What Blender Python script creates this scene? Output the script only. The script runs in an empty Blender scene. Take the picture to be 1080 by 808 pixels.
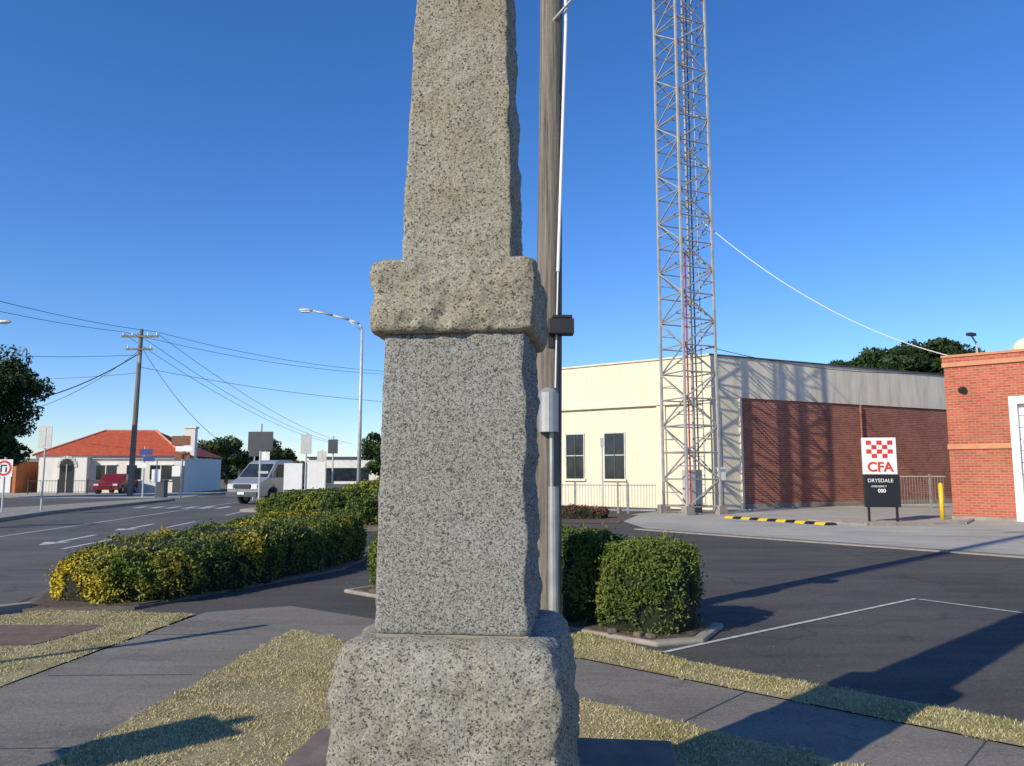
import bpy, math, random
from mathutils import Vector, Matrix, noise
random.seed(7)
R = random.random
def U(a,b): return a+(b-a)*R()
scene = bpy.context.scene
scene.view_settings.view_transform='Standard'
scene.view_settings.look='None'
scene.view_settings.exposure=0

# ------------------------------------------------------------ materials
def newmat(name):
    m=bpy.data.materials.new(name); m.use_nodes=True
    nt=m.node_tree; b=nt.nodes['Principled BSDF']
    return m,nt,b
def N(nt,t,**k):
    n=nt.nodes.new(t)
    for a,v in k.items(): setattr(n,a,v)
    return n
def noise_n(nt,co,scale,detail=4,rough=.6):
    n=N(nt,'ShaderNodeTexNoise'); n.inputs['Scale'].default_value=scale
    n.inputs['Detail'].default_value=detail; n.inputs['Roughness'].default_value=rough
    nt.links.new(co,n.inputs['Vector']); return n.outputs['Fac']
def ramp(nt,fac,stops,interp='LINEAR'):
    r=N(nt,'ShaderNodeValToRGB'); r.color_ramp.interpolation=interp
    e=r.color_ramp.elements
    while len(e)<len(stops): e.new(0.5)
    for i,(p,c) in enumerate(stops):
        e[i].position=p
        e[i].color=(c[0],c[1],c[2],1) if isinstance(c,(tuple,list)) else (c,c,c,1)
    nt.links.new(fac,r.inputs['Fac']); return r.outputs['Color']
def mix(nt,fac,a,b,mode='MIX'):
    n=N(nt,'ShaderNodeMix',data_type='RGBA',blend_type=mode)
    for idx,v in ((0,fac),(6,a),(7,b)):
        if hasattr(v,'is_linked') or hasattr(v,'links'): nt.links.new(v,n.inputs[idx])
        else:
            if idx==0: n.inputs[0].default_value=v
            else: n.inputs[idx].default_value=(v[0],v[1],v[2],1)
    return n.outputs[2]
def bump(nt,b,h,strength,dist):
    n=N(nt,'ShaderNodeBump'); n.inputs['Strength'].default_value=strength
    n.inputs['Distance'].default_value=dist
    nt.links.new(h,n.inputs['Height']); nt.links.new(n.outputs['Normal'],b.inputs['Normal'])
def objco(nt):
    return N(nt,'ShaderNodeTexCoord').outputs['Object']
def simple(name,col,rough=.6,metal=0,var=.12,scale=3,spec=None,bmp=0):
    m,nt,b=newmat(name); co=objco(nt)
    f=noise_n(nt,co,scale,4)
    lo=tuple(c*(1-var) for c in col); hi=tuple(min(1,c*(1+var)) for c in col)
    nt.links.new(ramp(nt,f,[(.3,lo),(.7,hi)]),b.inputs['Base Color'])
    b.inputs['Roughness'].default_value=rough; b.inputs['Metallic'].default_value=metal
    if spec is not None: b.inputs['Specular IOR Level'].default_value=spec
    if bmp: bump(nt,b,noise_n(nt,co,scale*12,3),bmp,.01)
    return m
def granite(name,dark,mid,light,scale,tint,bs=.5,thr=(.2,.5)):
    m,nt,b=newmat(name); co=objco(nt)
    v=N(nt,'ShaderNodeTexVoronoi'); v.inputs['Scale'].default_value=scale
    d=N(nt,'ShaderNodeTexNoise'); d.inputs['Scale'].default_value=scale*.8; nt.links.new(co,d.inputs['Vector'])
    vm=N(nt,'ShaderNodeVectorMath',operation='MULTIPLY_ADD'); nt.links.new(d.outputs['Color'],vm.inputs[0])
    vm.inputs[1].default_value=(.012,.012,.012); nt.links.new(co,vm.inputs[2])
    nt.links.new(vm.outputs[0],v.inputs['Vector'])
    sp=N(nt,'ShaderNodeSeparateColor'); nt.links.new(v.outputs['Color'],sp.inputs[0])
    c=ramp(nt,sp.outputs[0],[(0,dark),(thr[0],mid),(thr[1],light),(.85,tuple(min(1,x*1.2) for x in light))],'CONSTANT')
    fine=ramp(nt,noise_n(nt,co,scale*1.8,3,.7),[(.35,(.72,.72,.72)),(.62,(1.12,1.12,1.1))])
    c=mix(nt,1,c,fine,'MULTIPLY')
    big=ramp(nt,noise_n(nt,co,2.6,6,.65),[(.35,tint),(.62,(1,1,1))])
    c=mix(nt,1,c,big,'MULTIPLY')
    st=ramp(nt,noise_n(nt,co,7,8,.75),[(.62,(1,1,1)),(.76,(.6,.54,.44))])
    c=mix(nt,.7,c,st,'MULTIPLY')
    nt.links.new(c,b.inputs['Base Color']); b.inputs['Roughness'].default_value=.85
    b.inputs['Specular IOR Level'].default_value=.25
    bump(nt,b,noise_n(nt,co,scale*.45,6,.8),bs,.02)
    return m
def asphalt(name,base,patch=.25,spk=.5,scale=1.0,tint=(1,1,1),crack=.6):
    m,nt,b=newmat(name); co=objco(nt)
    f=noise_n(nt,co,.35*scale,5,.6)
    c=ramp(nt,f,[(.3,tuple(base*(1-patch)*t for t in tint)),(.7,tuple(base*(1+patch)*t for t in tint))])
    s=ramp(nt,noise_n(nt,co,60,2,.8),[(.3,1-spk),(.7,1+spk)])
    c=mix(nt,1,c,s,'MULTIPLY')
    mp=N(nt,'ShaderNodeMapping'); mp.inputs['Rotation'].default_value=(0,0,.85); mp.inputs['Scale'].default_value=(.25,1.2,1); nt.links.new(co,mp.inputs[0])
    s2=ramp(nt,noise_n(nt,mp.outputs[0],1.6,6,.75),[(.32,(.76,.76,.77)),(.5,(1,1,1)),(.7,(1.2,1.19,1.15))])
    c=mix(nt,1,c,s2,'MULTIPLY')
    st=ramp(nt,noise_n(nt,co,1.1,7,.8),[(.30,(.6,.6,.6)),(.40,(1,1,1))])
    c=mix(nt,1,c,st,'MULTIPLY')
    v=N(nt,'ShaderNodeTexVoronoi',feature='DISTANCE_TO_EDGE'); v.inputs['Scale'].default_value=.28
    d=N(nt,'ShaderNodeTexNoise'); d.inputs['Scale'].default_value=1.3; d.inputs['Detail'].default_value=4; nt.links.new(co,d.inputs['Vector'])
    vm=N(nt,'ShaderNodeVectorMath',operation='MULTIPLY_ADD'); nt.links.new(d.outputs['Color'],vm.inputs[0]); vm.inputs[1].default_value=(1.6,1.6,0); nt.links.new(co,vm.inputs[2])
    nt.links.new(vm.outputs[0],v.inputs['Vector'])
    cr=ramp(nt,v.outputs['Distance'],[(0,(.5,.5,.5)),(.006,(1,1,1))])
    c=mix(nt,crack,c,cr,'MULTIPLY')
    nt.links.new(c,b.inputs['Base Color']); b.inputs['Roughness'].default_value=.9
    b.inputs['Specular IOR Level'].default_value=.2
    bump(nt,b,noise_n(nt,co,90,2,.8),.35,.01)
    return m
def brick(name,c1,c2,mortar,ang,var=.25):
    m,nt,b=newmat(name); co=objco(nt)
    dt=N(nt,'ShaderNodeVectorMath',operation='DOT_PRODUCT'); nt.links.new(co,dt.inputs[0]); dt.inputs[1].default_value=(math.cos(ang),math.sin(ang),0)
    sx=N(nt,'ShaderNodeSeparateXYZ'); nt.links.new(co,sx.inputs[0])
    cb=N(nt,'ShaderNodeCombineXYZ'); nt.links.new(dt.outputs['Value'],cb.inputs[0]); nt.links.new(sx.outputs[2],cb.inputs[1])
    t=N(nt,'ShaderNodeTexBrick'); nt.links.new(cb.outputs[0],t.inputs['Vector'])
    t.inputs['Scale'].default_value=1; t.inputs['Brick Width'].default_value=.24; t.inputs['Row Height'].default_value=.086
    t.inputs['Mortar Size'].default_value=.011; t.inputs['Mortar Smooth'].default_value=.3
    t.inputs['Color1'].default_value=(*c1,1); t.inputs['Color2'].default_value=(*c2,1); t.inputs['Mortar'].default_value=(*mortar,1)
    st=ramp(nt,noise_n(nt,co,.9,6,.65),[(.3,(1-var,)*3),(.7,(1+var*.5,)*3)])
    c=mix(nt,1,t.outputs['Color'],st,'MULTIPLY')
    nt.links.new(c,b.inputs['Base Color']); b.inputs['Roughness'].default_value=.88
    return m
def wallpaint(name,col,dirt=.25):
    m,nt,b=newmat(name); co=objco(nt)
    mp=N(nt,'ShaderNodeMapping'); mp.inputs['Scale'].default_value=(2.2,2.2,.35); nt.links.new(co,mp.inputs[0])
    f=noise_n(nt,mp.outputs[0],1.2,7,.7)
    c=ramp(nt,f,[(.32,tuple(x*(1-dirt) for x in col)),(.6,col)])
    nt.links.new(c,b.inputs['Base Color']); b.inputs['Roughness'].default_value=.8
    return m
def leafmat(name):
    m,nt,b=newmat(name)
    a=N(nt,'ShaderNodeAttribute'); a.attribute_name='Col'
    nt.links.new(a.outputs['Color'],b.inputs['Base Color'])
    b.inputs['Roughness'].default_value=.6; b.inputs['Specular IOR Level'].default_value=.25
    return m
def glass(name,col=(.02,.025,.03)):
    m,nt,b=newmat(name); co=objco(nt)
    c=ramp(nt,noise_n(nt,co,1.5,3),[(.3,tuple(x*.6 for x in col)),(.7,tuple(x*1.6 for x in col))])
    nt.links.new(c,b.inputs['Base Color']); b.inputs['Roughness'].default_value=.08; return m

M={}
M['gr_base']=granite('granite_coarse',(.115,.108,.098),(.34,.325,.285),(.49,.47,.41),150,(.82,.79,.71),.8,(.12,.42))
M['gr_shaft']=granite('granite_dressed',(.075,.075,.073),(.20,.198,.188),(.31,.305,.285),190,(.90,.89,.85),.2,(.2,.5))
M['gr_upper']=granite('granite_rough',(.14,.125,.098),(.39,.365,.30),(.53,.50,.415),150,(.84,.79,.69),.85,(.12,.4))
M['mortar']=simple('mortar',(.27,.235,.19),.9)
M['slab']=simple('slab_concrete',(.17,.135,.11),.9,var=.25,scale=6,bmp=.3)
M['asph']=asphalt('asphalt_dark',.082,.18,.35,tint=(1.05,1,.95))
M['asph2']=asphalt('asphalt_road',.12,.18,.3,tint=(1.05,1,.94))
M['path']=asphalt('asphalt_path',.185,.13,.28,tint=(1.10,1,.86),crack=.35)
M['conc']=asphalt('concrete_apron',.38,.12,.10,tint=(1.05,1,.88),crack=.4)
M['kerb']=simple('kerb_concrete',(.28,.255,.215),.9,var=.25,scale=5)
M['kerbd']=simple('kerb_weathered',(.13,.12,.10),.9,var=.3,scale=5)
M['white']=simple('line_paint',(.50,.50,.47),.7,var=.4,scale=12)
M['ground']=simple('dry_ground',(.16,.135,.075),.95,var=.4,scale=.3)
M['mulch']=simple('mulch',(.10,.07,.05),.95,var=.5,scale=20,bmp=.6)
M['gravel']=simple('gravel',(.40,.34,.27),.95,var=.45,scale=18,bmp=.6)
M['steel']=simple('galvanised_steel',(.40,.40,.39),.5,.5,var=.2,scale=4)
M['steelw']=simple('light_steel',(.5,.51,.50),.5,.2,var=.12,scale=4)
M['tower']=simple('tower_steel',(.34,.335,.32),.6,.2,var=.25,scale=2)
M['dark']=simple('dark_plastic',(.02,.02,.022),.5)
M['wire']=simple('wire_aluminium',(.10,.10,.11),.6)
M['signback']=simple('sign_back',(.07,.075,.08),.5,.3)
M['wp']=simple('white_paint',(.78,.78,.76),.5,var=.05)
M['red']=simple('red_paint',(.6,.04,.025),.5,var=.1)
M['black']=simple('black_paint',(.012,.013,.015),.45)
M['yellow']=simple('yellow_paint',(.75,.48,.02),.5,var=.12)
M['blue']=simple('blue_paint',(.02,.05,.2),.5)
M['brown']=simple('brown_paint',(.2,.07,.03),.5)
M['green']=simple('green_paint',(.05,.16,.07),.5)
M['cream']=wallpaint('cream_render',(.76,.69,.52),.12)
M['cream2']=wallpaint('weathered_render',(.80,.72,.57),.30)
M['whitew']=wallpaint('white_render',(.76,.74,.68),.12)
M['glass']=glass('window_glass')
M['frame']=simple('window_frame',(.55,.54,.5),.5)
M['lf']=leafmat('leaves')
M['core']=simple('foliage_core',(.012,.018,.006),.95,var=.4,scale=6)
M['bark']=simple('bark',(.10,.075,.05),.9,var=.35,scale=8,bmp=.5)
M['tile']=simple('roof_tiles',(.45,.085,.035),.75,var=.22,scale=3)
M['orange']=simple('orange_brick',(.5,.17,.06),.85,var=.15)
M['silver']=simple('silver_car_paint',(.40,.42,.42),.3,.5,var=.04)
M['cardark']=simple('dark_car_paint',(.03,.033,.04),.3,.1,var=.04)
M['carred']=simple('red_car_paint',(.22,.02,.02),.3,.2,var=.04)
M['tyre']=simple('tyre_rubber',(.02,.02,.02),.85)
M['lens']=simple('headlamp_lens',(.7,.72,.74),.15,.2)
M['stone']=simple('edging_stone',(.13,.11,.085),.9,var=.35,scale=9,bmp=.4)
M['terra']=simple('terracotta_band',(.55,.25,.13),.85,var=.1)
def timber():
    m,nt,b=newmat('weathered_timber'); co=objco(nt)
    mp=N(nt,'ShaderNodeMapping'); mp.inputs['Scale'].default_value=(32,32,.8); nt.links.new(co,mp.inputs[0])
    f=noise_n(nt,mp.outputs[0],1,7,.78)
    c=ramp(nt,f,[(.34,(.05,.042,.035)),(.48,(.19,.165,.135)),(.70,(.33,.295,.25))])
    nt.links.new(c,b.inputs['Base Color']); b.inputs['Roughness'].default_value=.9
    bump(nt,b,f,.8,.03); return m
M['timber']=timber()

# ------------------------------------------------------------ mesh builder
class B:
    def __init__(s,name): s.name=name; s.v=[]; s.f=[]; s.m=[]; s.mats=[]
    def mi(s,mat):
        if mat not in s.mats: s.mats.append(mat)
        return s.mats.index(mat)
    def add(s,vs,fs,mat):
        o=len(s.v); s.v+= [tuple(p) for p in vs]; k=s.mi(mat)
        for f in fs: s.f.append(tuple(i+o for i in f)); s.m.append(k)
    def box(s,c,d,mat,rz=0,bev=0):
        x,y,z=d[0]/2,d[1]/2,d[2]/2; ca,sa=math.cos(rz),math.sin(rz)
        vs=[]
        for sz in(-1,1):
            for sx,sy in((-1,-1),(1,-1),(1,1),(-1,1)):
                px,py=sx*x,sy*y; vs.append((c[0]+px*ca-py*sa,c[1]+px*sa+py*ca,c[2]+sz*z))
        s.add(vs,[(3,2,1,0),(4,5,6,7),(0,1,5,4),(1,2,6,5),(2,3,7,6),(3,0,4,7)],mat)
    def wall(s,P,Q,s0,s1,z0,z1,o0,o1,mat):
        P=Vector(P);Q=Vector(Q);d=(Q-P).normalized(); n=Vector((d.y,-d.x))
        a=P+d*s0+n*o0;b=P+d*s1+n*o0;c=P+d*s1+n*o1;e=P+d*s0+n*o1
        vs=[(*e,z0),(*c,z0),(*b,z0),(*a,z0),(*e,z1),(*c,z1),(*b,z1),(*a,z1)]
        s.add(vs,[(3,2,1,0),(4,5,6,7),(0,1,5,4),(1,2,6,5),(2,3,7,6),(3,0,4,7)],mat)
    def cyl(s,p,q,r1,r2,mat,n=8,caps=True):
        p=Vector(p);q=Vector(q);d=(q-p).normalized()
        a=d.orthogonal().normalized(); b=d.cross(a)
        vs=[]
        for c,r in((p,r1),(q,r2)):
            for i in range(n):
                t=2*math.pi*i/n; vs.append(c+a*r*math.cos(t)+b*r*math.sin(t))
        fs=[(i,(i+1)%n,n+(i+1)%n,n+i) for i in range(n)]
        if caps: fs+= [tuple(reversed(range(n))),tuple(range(n,2*n))]
        s.add(vs,fs,mat)
    def poly(s,pts,mat): s.add(pts,[tuple(range(len(pts)))],mat)
    def prism(s,pts,z0,z1,mat):
        n=len(pts)
        vs=[(*p,z0) for p in pts]+[(*p,z1) for p in pts]
        fs=[(i,(i+1)%n,n+(i+1)%n,n+i) for i in range(n)]+[tuple(reversed(range(n))),tuple(range(n,2*n))]
        s.add(vs,fs,mat)
    def profile(s,pts,xf,mat):
        n=len(pts)
        vs=[(-xf(z),y,z) for y,z in pts]+[(xf(z),y,z) for y,z in pts]
        fs=[(i,(i+1)%n,n+(i+1)%n,n+i) for i in range(n)]+[tuple(reversed(range(n))),tuple(range(n,2*n))]
        s.add(vs,fs,mat)
    def sph(s,c,r,mat,nu=12,nv=8,sc=(1,1,1)):
        vs=[];fs=[]
        for j in range(nv+1):
            t=math.pi*j/nv
            for i in range(nu):
                p=2*math.pi*i/nu
                vs.append((c[0]+r*sc[0]*math.sin(t)*math.cos(p),c[1]+r*sc[1]*math.sin(t)*math.sin(p),c[2]+r*sc[2]*math.cos(t)))
        for j in range(nv):
            for i in range(nu):
                fs.append((j*nu+i,(j+1)*nu+i,(j+1)*nu+(i+1)%nu,j*nu+(i+1)%nu))
        s.add(vs,fs,mat)
    def strip(s,pts,w,z0,z1,mat):
        for a,b in zip(pts[:-1],pts[1:]):
            a=Vector(a);b=Vector(b)
            s.wall(a,b,0,(b-a).length,z0,z1,0,w,mat)
    def build(s,parent=None,loc=(0,0,0),rz=0,smooth=False,bevel=0):
        me=bpy.data.meshes.new(s.name); me.from_pydata(s.v,[],s.f)
        for m in s.mats: me.materials.append(m)
        me.polygons.foreach_set('material_index',s.m)
        if smooth: me.polygons.foreach_set('use_smooth',[True]*len(s.f))
        me.update()
        ob=bpy.data.objects.new(s.name,me); scene.collection.objects.link(ob)
        ob.location=loc; ob.rotation_euler=(0,0,rz)
        if parent: ob.parent=parent
        if bevel:
            md=ob.modifiers.new('bevel','BEVEL'); md.width=bevel; md.segments=2; md.limit_method='ANGLE'
        return ob
def empty(name,loc=(0,0,0),rz=0):
    e=bpy.data.objects.new(name,None); scene.collection.objects.link(e); e.location=loc; e.rotation_euler=(0,0,rz); return e
def sheet(name,pts,z,mat,rot=None):
    b=B(name); b.poly([(x,y,z) for x,y in pts],mat); return b.build()
def text(body,size,loc,parent,mat,rz=0,name='lettering',bold=0):
    c=bpy.data.curves.new(name,'FONT'); c.body=body; c.size=size; c.align_x='CENTER'; c.align_y='CENTER'
    c.extrude=.004; c.offset=bold
    o=bpy.data.objects.new(name,c); scene.collection.objects.link(o); c.materials.append(mat)
    o.rotation_euler=(math.pi/2,0,rz); o.location=loc; o.parent=parent; return o
def wires(name,specs,r,mat):
    c=bpy.data.curves.new(name,'CURVE'); c.dimensions='3D'; c.bevel_depth=r; c.bevel_resolution=1
    for p,q,sag in specs:
        sp=c.splines.new('POLY'); n=24; sp.points.add(n)
        for i in range(n+1):
            t=i/n; v=Vector(p).lerp(Vector(q),t); v.z-=sag*4*t*(1-t); sp.points[i].co=(*v,1)
    o=bpy.data.objects.new(name,c); scene.collection.objects.link(o); c.materials.append(mat); return o

# ------------------------------------------------------------ leaves
def leaf_object(name,leaves,parent=None,extra=None):
    vs=[];fs=[];cols=[]
    for p,nrm,sz,col in leaves:
        a=nrm.orthogonal().normalized(); b=nrm.cross(a)
        t=U(0,6.283); u=a*math.cos(t)+b*math.sin(t); w=nrm.cross(u)
        o=len(vs)
        vs+= [p-u*sz,p+w*sz*.45,p+u*sz,p-w*sz*.45]
        fs.append((o,o+1,o+2,o+3)); cols+= [col]*4
    me=bpy.data.meshes.new(name); me.from_pydata([tuple(v) for v in vs],[],fs)
    at=me.color_attributes.new('Col','FLOAT_COLOR','POINT')
    flat=[]
    for c in cols: flat+= [c[0],c[1],c[2],1]
    at.data.foreach_set('color',flat)
    me.materials.append(M['lf'])
    o=bpy.data.objects.new(name,me); scene.collection.objects.link(o)
    if parent: o.parent=parent
    return o
def rndn():
    while True:
        v=Vector((U(-1,1),U(-1,1),U(-1,1)))
        if .05<v.length<1: return v.normalized()
def hedge(name,pts,nleaf,size,colfn,lump=.07):
    e=empty(name)
    P=[Vector(p) for p in pts]
    seg=[(P[i+1].xy-P[i].xy).length for i in range(len(P)-1)]; L=sum(seg)
    def at(t):
        d=t*L
        for i,sl in enumerate(seg):
            if d<=sl or i==len(seg)-1:
                k=min(1,d/sl); k2=k*k*(3-2*k)
                q=P[i].lerp(P[i+1],k); q[2]=P[i][2]*(1-k2)+P[i+1][2]*k2
                return q,(P[i+1].xy-P[i].xy).normalized()
            d-=sl
    def surf(t,th,sc=1.0):
        q,d=at(t); n=Vector((d.y,-d.x))
        w,h=q[2],q[3]
        ed=min(t,1-t)*L/(w*.5)
        f=1 if ed>=1 else (1-(1-ed)**3)**.42
        c,sn=math.cos(th),math.sin(th)
        xx=math.copysign(abs(c)**.45,c)*w/2*f; zz=abs(sn)**.5*h*(.68+.32*f)
        pos=Vector((q.x+n.x*xx,q.y+n.y*xx,zz))
        nr=Vector((n.x*c,n.y*c,max(sn,0)+.05)).normalized()
        if ed<1:
            sd=-1 if t<.5 else 1
            nr=(nr+Vector((d.x,d.y,0))*sd*(1-ed)*1.5).normalized()
        lm=noise.noise(pos*2.3)*lump+noise.noise(pos*7)*lump*.6
        pos+=nr*(lm-(1-sc)*min(w,h)*.5)
        pos.z=max(pos.z,.03)
        return pos,nr
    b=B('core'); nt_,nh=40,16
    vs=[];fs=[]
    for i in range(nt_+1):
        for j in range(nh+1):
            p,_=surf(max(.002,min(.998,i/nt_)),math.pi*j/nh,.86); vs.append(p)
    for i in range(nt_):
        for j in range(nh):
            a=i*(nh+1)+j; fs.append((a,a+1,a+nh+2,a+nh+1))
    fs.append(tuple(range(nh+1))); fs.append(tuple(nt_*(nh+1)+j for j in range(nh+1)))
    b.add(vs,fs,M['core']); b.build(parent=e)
    lv=[]
    for k in range(nleaf):
        t=R()
        if R()<.22: t=(R()*.5*P[0][2]/L) if R()<.5 else 1-R()*.5*P[-1][2]/L
        th=R()*math.pi
        p,nr=surf(t,th)
        depth=R()**2
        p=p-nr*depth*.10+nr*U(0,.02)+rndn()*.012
        if R()<.04: p+=nr*U(.02,.08)
        q=noise.noise(p*5+Vector((3,1,7)))
        if q<-.20 and R()<.85: continue
        nn=(nr*.6+rndn()).normalized()
        lv.append((p,nn,size*U(.6,1.25),colfn(p,depth)))
    leaf_object('leaves',lv,e)
    return e
def mixc(a,b,t): return tuple(a[i]*(1-t)+b[i]*t for i in range(3))
def tree(name,base,height,crown,nclump,nleaf,size,cA,cB,trunk_r=.2,cr=.28):
    e=empty(name,base)
    t=B('trunk'); cx,cy,cz,rx,ry,rz=crown
    top=Vector((cx,cy,cz)); 
    mid=Vector((cx*.4+U(-.1,.1),cy*.4,max(.4,(cz-rz)*.8)))
    t.cyl((0,0,-.05),mid,trunk_r,trunk_r*.75,M['bark']); t.cyl(mid,top,trunk_r*.75,trunk_r*.3,M['bark'])
    cl=[]
    for i in range(nclump):
        d=rndn(); k=U(.35,1.0); c=Vector((cx+d.x*rx*k,cy+d.y*ry*k,cz+d.z*rz*k))
        cl.append((c,U(.7,1.25)*cr*min(rx,rz)*1.2,U(-.35,.35)))
        if i<16: t.cyl(mid.lerp(top,U(0,.7)),c,trunk_r*.3,trunk_r*.06,M['bark'],5)
    t.build(parent=e)
    lv=[]
    for i in range(nleaf):
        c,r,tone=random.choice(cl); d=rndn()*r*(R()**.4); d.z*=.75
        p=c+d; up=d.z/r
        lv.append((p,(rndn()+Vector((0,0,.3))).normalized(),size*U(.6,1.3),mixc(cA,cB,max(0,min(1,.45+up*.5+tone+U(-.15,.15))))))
    leaf_object('leaves',lv,e); return e

# ------------------------------------------------------------ camera
cam=bpy.data.cameras.new('camera'); co=bpy.data.objects.new('camera',cam); scene.collection.objects.link(co)
cam.sensor_width=36; cam.lens=27.03; cam.clip_end=5000; cam.clip_start=.05
co.location=(0,0,1.6); co.rotation_euler=(math.radians(90+6.54),0,0)
scene.camera=co

# ------------------------------------------------------------ light
EL=math.radians(28.5); hd=Vector((.727,.687)).normalized()
ld=Vector((hd.x*math.cos(EL),hd.y*math.cos(EL),-math.sin(EL)))
sun=bpy.data.lights.new('sun','SUN'); sun.energy=5.0; sun.angle=math.radians(.5); sun.color=(1,.89,.69)
so=bpy.data.objects.new('sun',sun); scene.collection.objects.link(so); so.rotation_euler=ld.to_track_quat('-Z','Y').to_euler()
so.location=(-20,-20,20)
w=bpy.data.worlds.new('World'); scene.world=w; w.use_nodes=True
nt=w.node_tree; bg=nt.nodes['Background']
sk=N(nt,'ShaderNodeTexSky',sky_type='NISHITA'); sk.sun_disc=False; sk.sun_elevation=EL
sk.sun_rotation=math.atan2(-hd.x,-hd.y)%(2*math.pi); sk.air_density=1.0; sk.dust_density=0.0; sk.ozone_density=4
hs_=N(nt,'ShaderNodeHueSaturation'); hs_.inputs['Saturation'].default_value=1.2; hs_.inputs['Value'].default_value=1.15
nt.links.new(sk.outputs[0],hs_.inputs['Color'])
tn=mix(nt,1.0,hs_.outputs[0],(.92,.99,1.24),'MULTIPLY')
nt.links.new(tn,bg.inputs[0]); bg.inputs[1].default_value=.122

# ------------------------------------------------------------ ground & roads
sheet('ground',[(-2500,-300),(2500,-300),(2500,3500),(-2500,3500)],0,M['ground'])
sheet('side_road',[(-6,-12),(60,-12),(60,60),(-9,60)],.010,M['asph'])
sheet('main_road',[(-19,-12),(-6.0,-12),(-5.9,9.0),(-7.0,15),(-10.5,33),(-13,60),(-24,150),(-46,150),(-19,48),(-17.5,30)],.014,M['asph2'])
L0=Vector((.464,5.59)); dd=Vector((.745,-.667)).normalized(); nn=Vector((.667,.745)).normalized()
def ab(a,b): v=L0+dd*a+nn*b; return (v.x,v.y)
sheet('footpath',[(-2.2,7.9),(-2.5,4.4),(-2.7,-2),(-4.0,-2),(-3.76,5.87),(-3.45,8.9),(-2.6,9.3),ab(-2.8,.93),ab(9,.93),ab(9,0),ab(-3.4,0)],.022,M['path'])
GP={ 'front':[(-2.2,7.9),(-2.5,4.4),(-2.7,-2),(5,-2),ab(6,0),ab(0,0),ab(-3.2,0)],
     'left':[(-3.5,8.75),(-5.3,9.0),(-5.95,8.3),(-6.0,-2),(-4.0,-2),(-3.76,5.87)],
     'verge':[ab(-2.6,.93),ab(9,.93),ab(9,1.42),ab(0,1.45),ab(-1.0,1.75),ab(-2.6,1.75)]}
def grassmat():
    m,nt,b=newmat('dry_lawn'); co=objco(nt)
    c=ramp(nt,noise_n(nt,co,1.6,8,.7),[(.30,(.16,.15,.05)),(.43,(.34,.285,.13)),(.60,(.43,.365,.19)),(.75,(.32,.25,.15))])
    s=ramp(nt,noise_n(nt,co,45,4,.8),[(.3,.55),(.7,1.3)])
    nt.links.new(mix(nt,1,c,s,'MULTIPLY'),b.inputs['Base Color']); b.inputs['Roughness'].default_value=.95
    bump(nt,b,noise_n(nt,co,60,3,.8),.8,.03); return m
M['lawn']=grassmat()
def inpoly(x,y,P):
    c=False;j=len(P)-1
    for i in range(len(P)):
        if (P[i][1]>y)!=(P[j][1]>y) and x<(P[j][0]-P[i][0])*(y-P[i][1])/(P[j][1]-P[i][1])+P[i][0]: c=not c
        j=i
    return c
pav=[(-5.7,7.15),(-4.35,7.2),(-4.15,8.1),(-5.7,8.1)]
slabc=(-.193,3.05)
def grass_blades(name,P,dens,ymin,ymax,lush=0):
    e=empty(name); sheet('turf',P,.030,M['lawn']).parent=e
    xs=[p[0] for p in P]; ys=[max(ymin,min(ymax,p[1])) for p in P]
    x0,x1,y0,y1=min(xs),max(xs),max(min(ys),ymin),min(max(ys),ymax)
    x1=min(x1,5.5)
    vs=[];fs=[];cols=[]
    n=int((x1-x0)*(y1-y0)*dens)
    for i in range(n):
        x,y=U(x0,x1),U(y0,y1)
        jx=x+noise.noise(Vector((x*6,y*6,0)))*.10; jy=y+noise.noise(Vector((x*6,y*6,5)))*.10
        if not inpoly(jx,jy,P) or inpoly(x,y,pav): continue
        q=noise.noise(Vector((x*1.7,y*1.7,2)))+.5*noise.noise(Vector((x*6,y*6,9)))
        if q<-.25 and R()<.65: continue
        h=U(.004,.018)*(1+.5*q+lush); a=U(0,6.28); wd=U(.0025,.005)
        dx,dy=math.cos(a)*wd,math.sin(a)*wd; lx,ly=U(-.02,.02),U(-.02,.02)
        o=len(vs); vs+=[(x-dx,y-dy,.029),(x+dx,y+dy,.029),(x+lx,y+ly,.03+h)]; fs.append((o,o+1,o+2))
        g=max(0,min(1,.17+lush+q*.6+U(-.22,.22)))
        c=mixc((.52,.435,.235),(.17,.19,.05),g)
        if R()<.2: c=(.62,.54,.34)
        cols+=[c]*3
    me=bpy.data.meshes.new('blades'); me.from_pydata(vs,[],fs)
    at=me.color_attributes.new('Col','FLOAT_COLOR','POINT'); fl=[]
    for c in cols: fl+=[c[0],c[1],c[2],1]
    at.data.foreach_set('color',fl); me.materials.append(M['lf'])
    o=bpy.data.objects.new('blades',me); scene.collection.objects.link(o); o.parent=e
grass_blades('grass',GP['front'],7000,3.9,8.2)
grass_blades('grass',GP['left'],5000,5.0,9.2)
grass_blades('grass',GP['verge'],7000,4.2,9,lush=.3)
sheet('paving',pav,.036,simple('old_paving',(.17,.11,.08),.9,var=.3,scale=10,bmp=.4))
b=B('path_joint')
for a in (-2.2,-.7,.8,2.3,3.8): 
    p=Vector(ab(a,.01));q=Vector(ab(a,.92)); b.wall(p,q,0,.91,.0222,.026,0,.008,M['signback'])
for y in (4.6,6.2,7.7):
    b.box((-3.05,y,.0245),(1.1,.008,.004),M['signback'],.03)
b.build()
b=B('leaf_litter')
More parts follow.
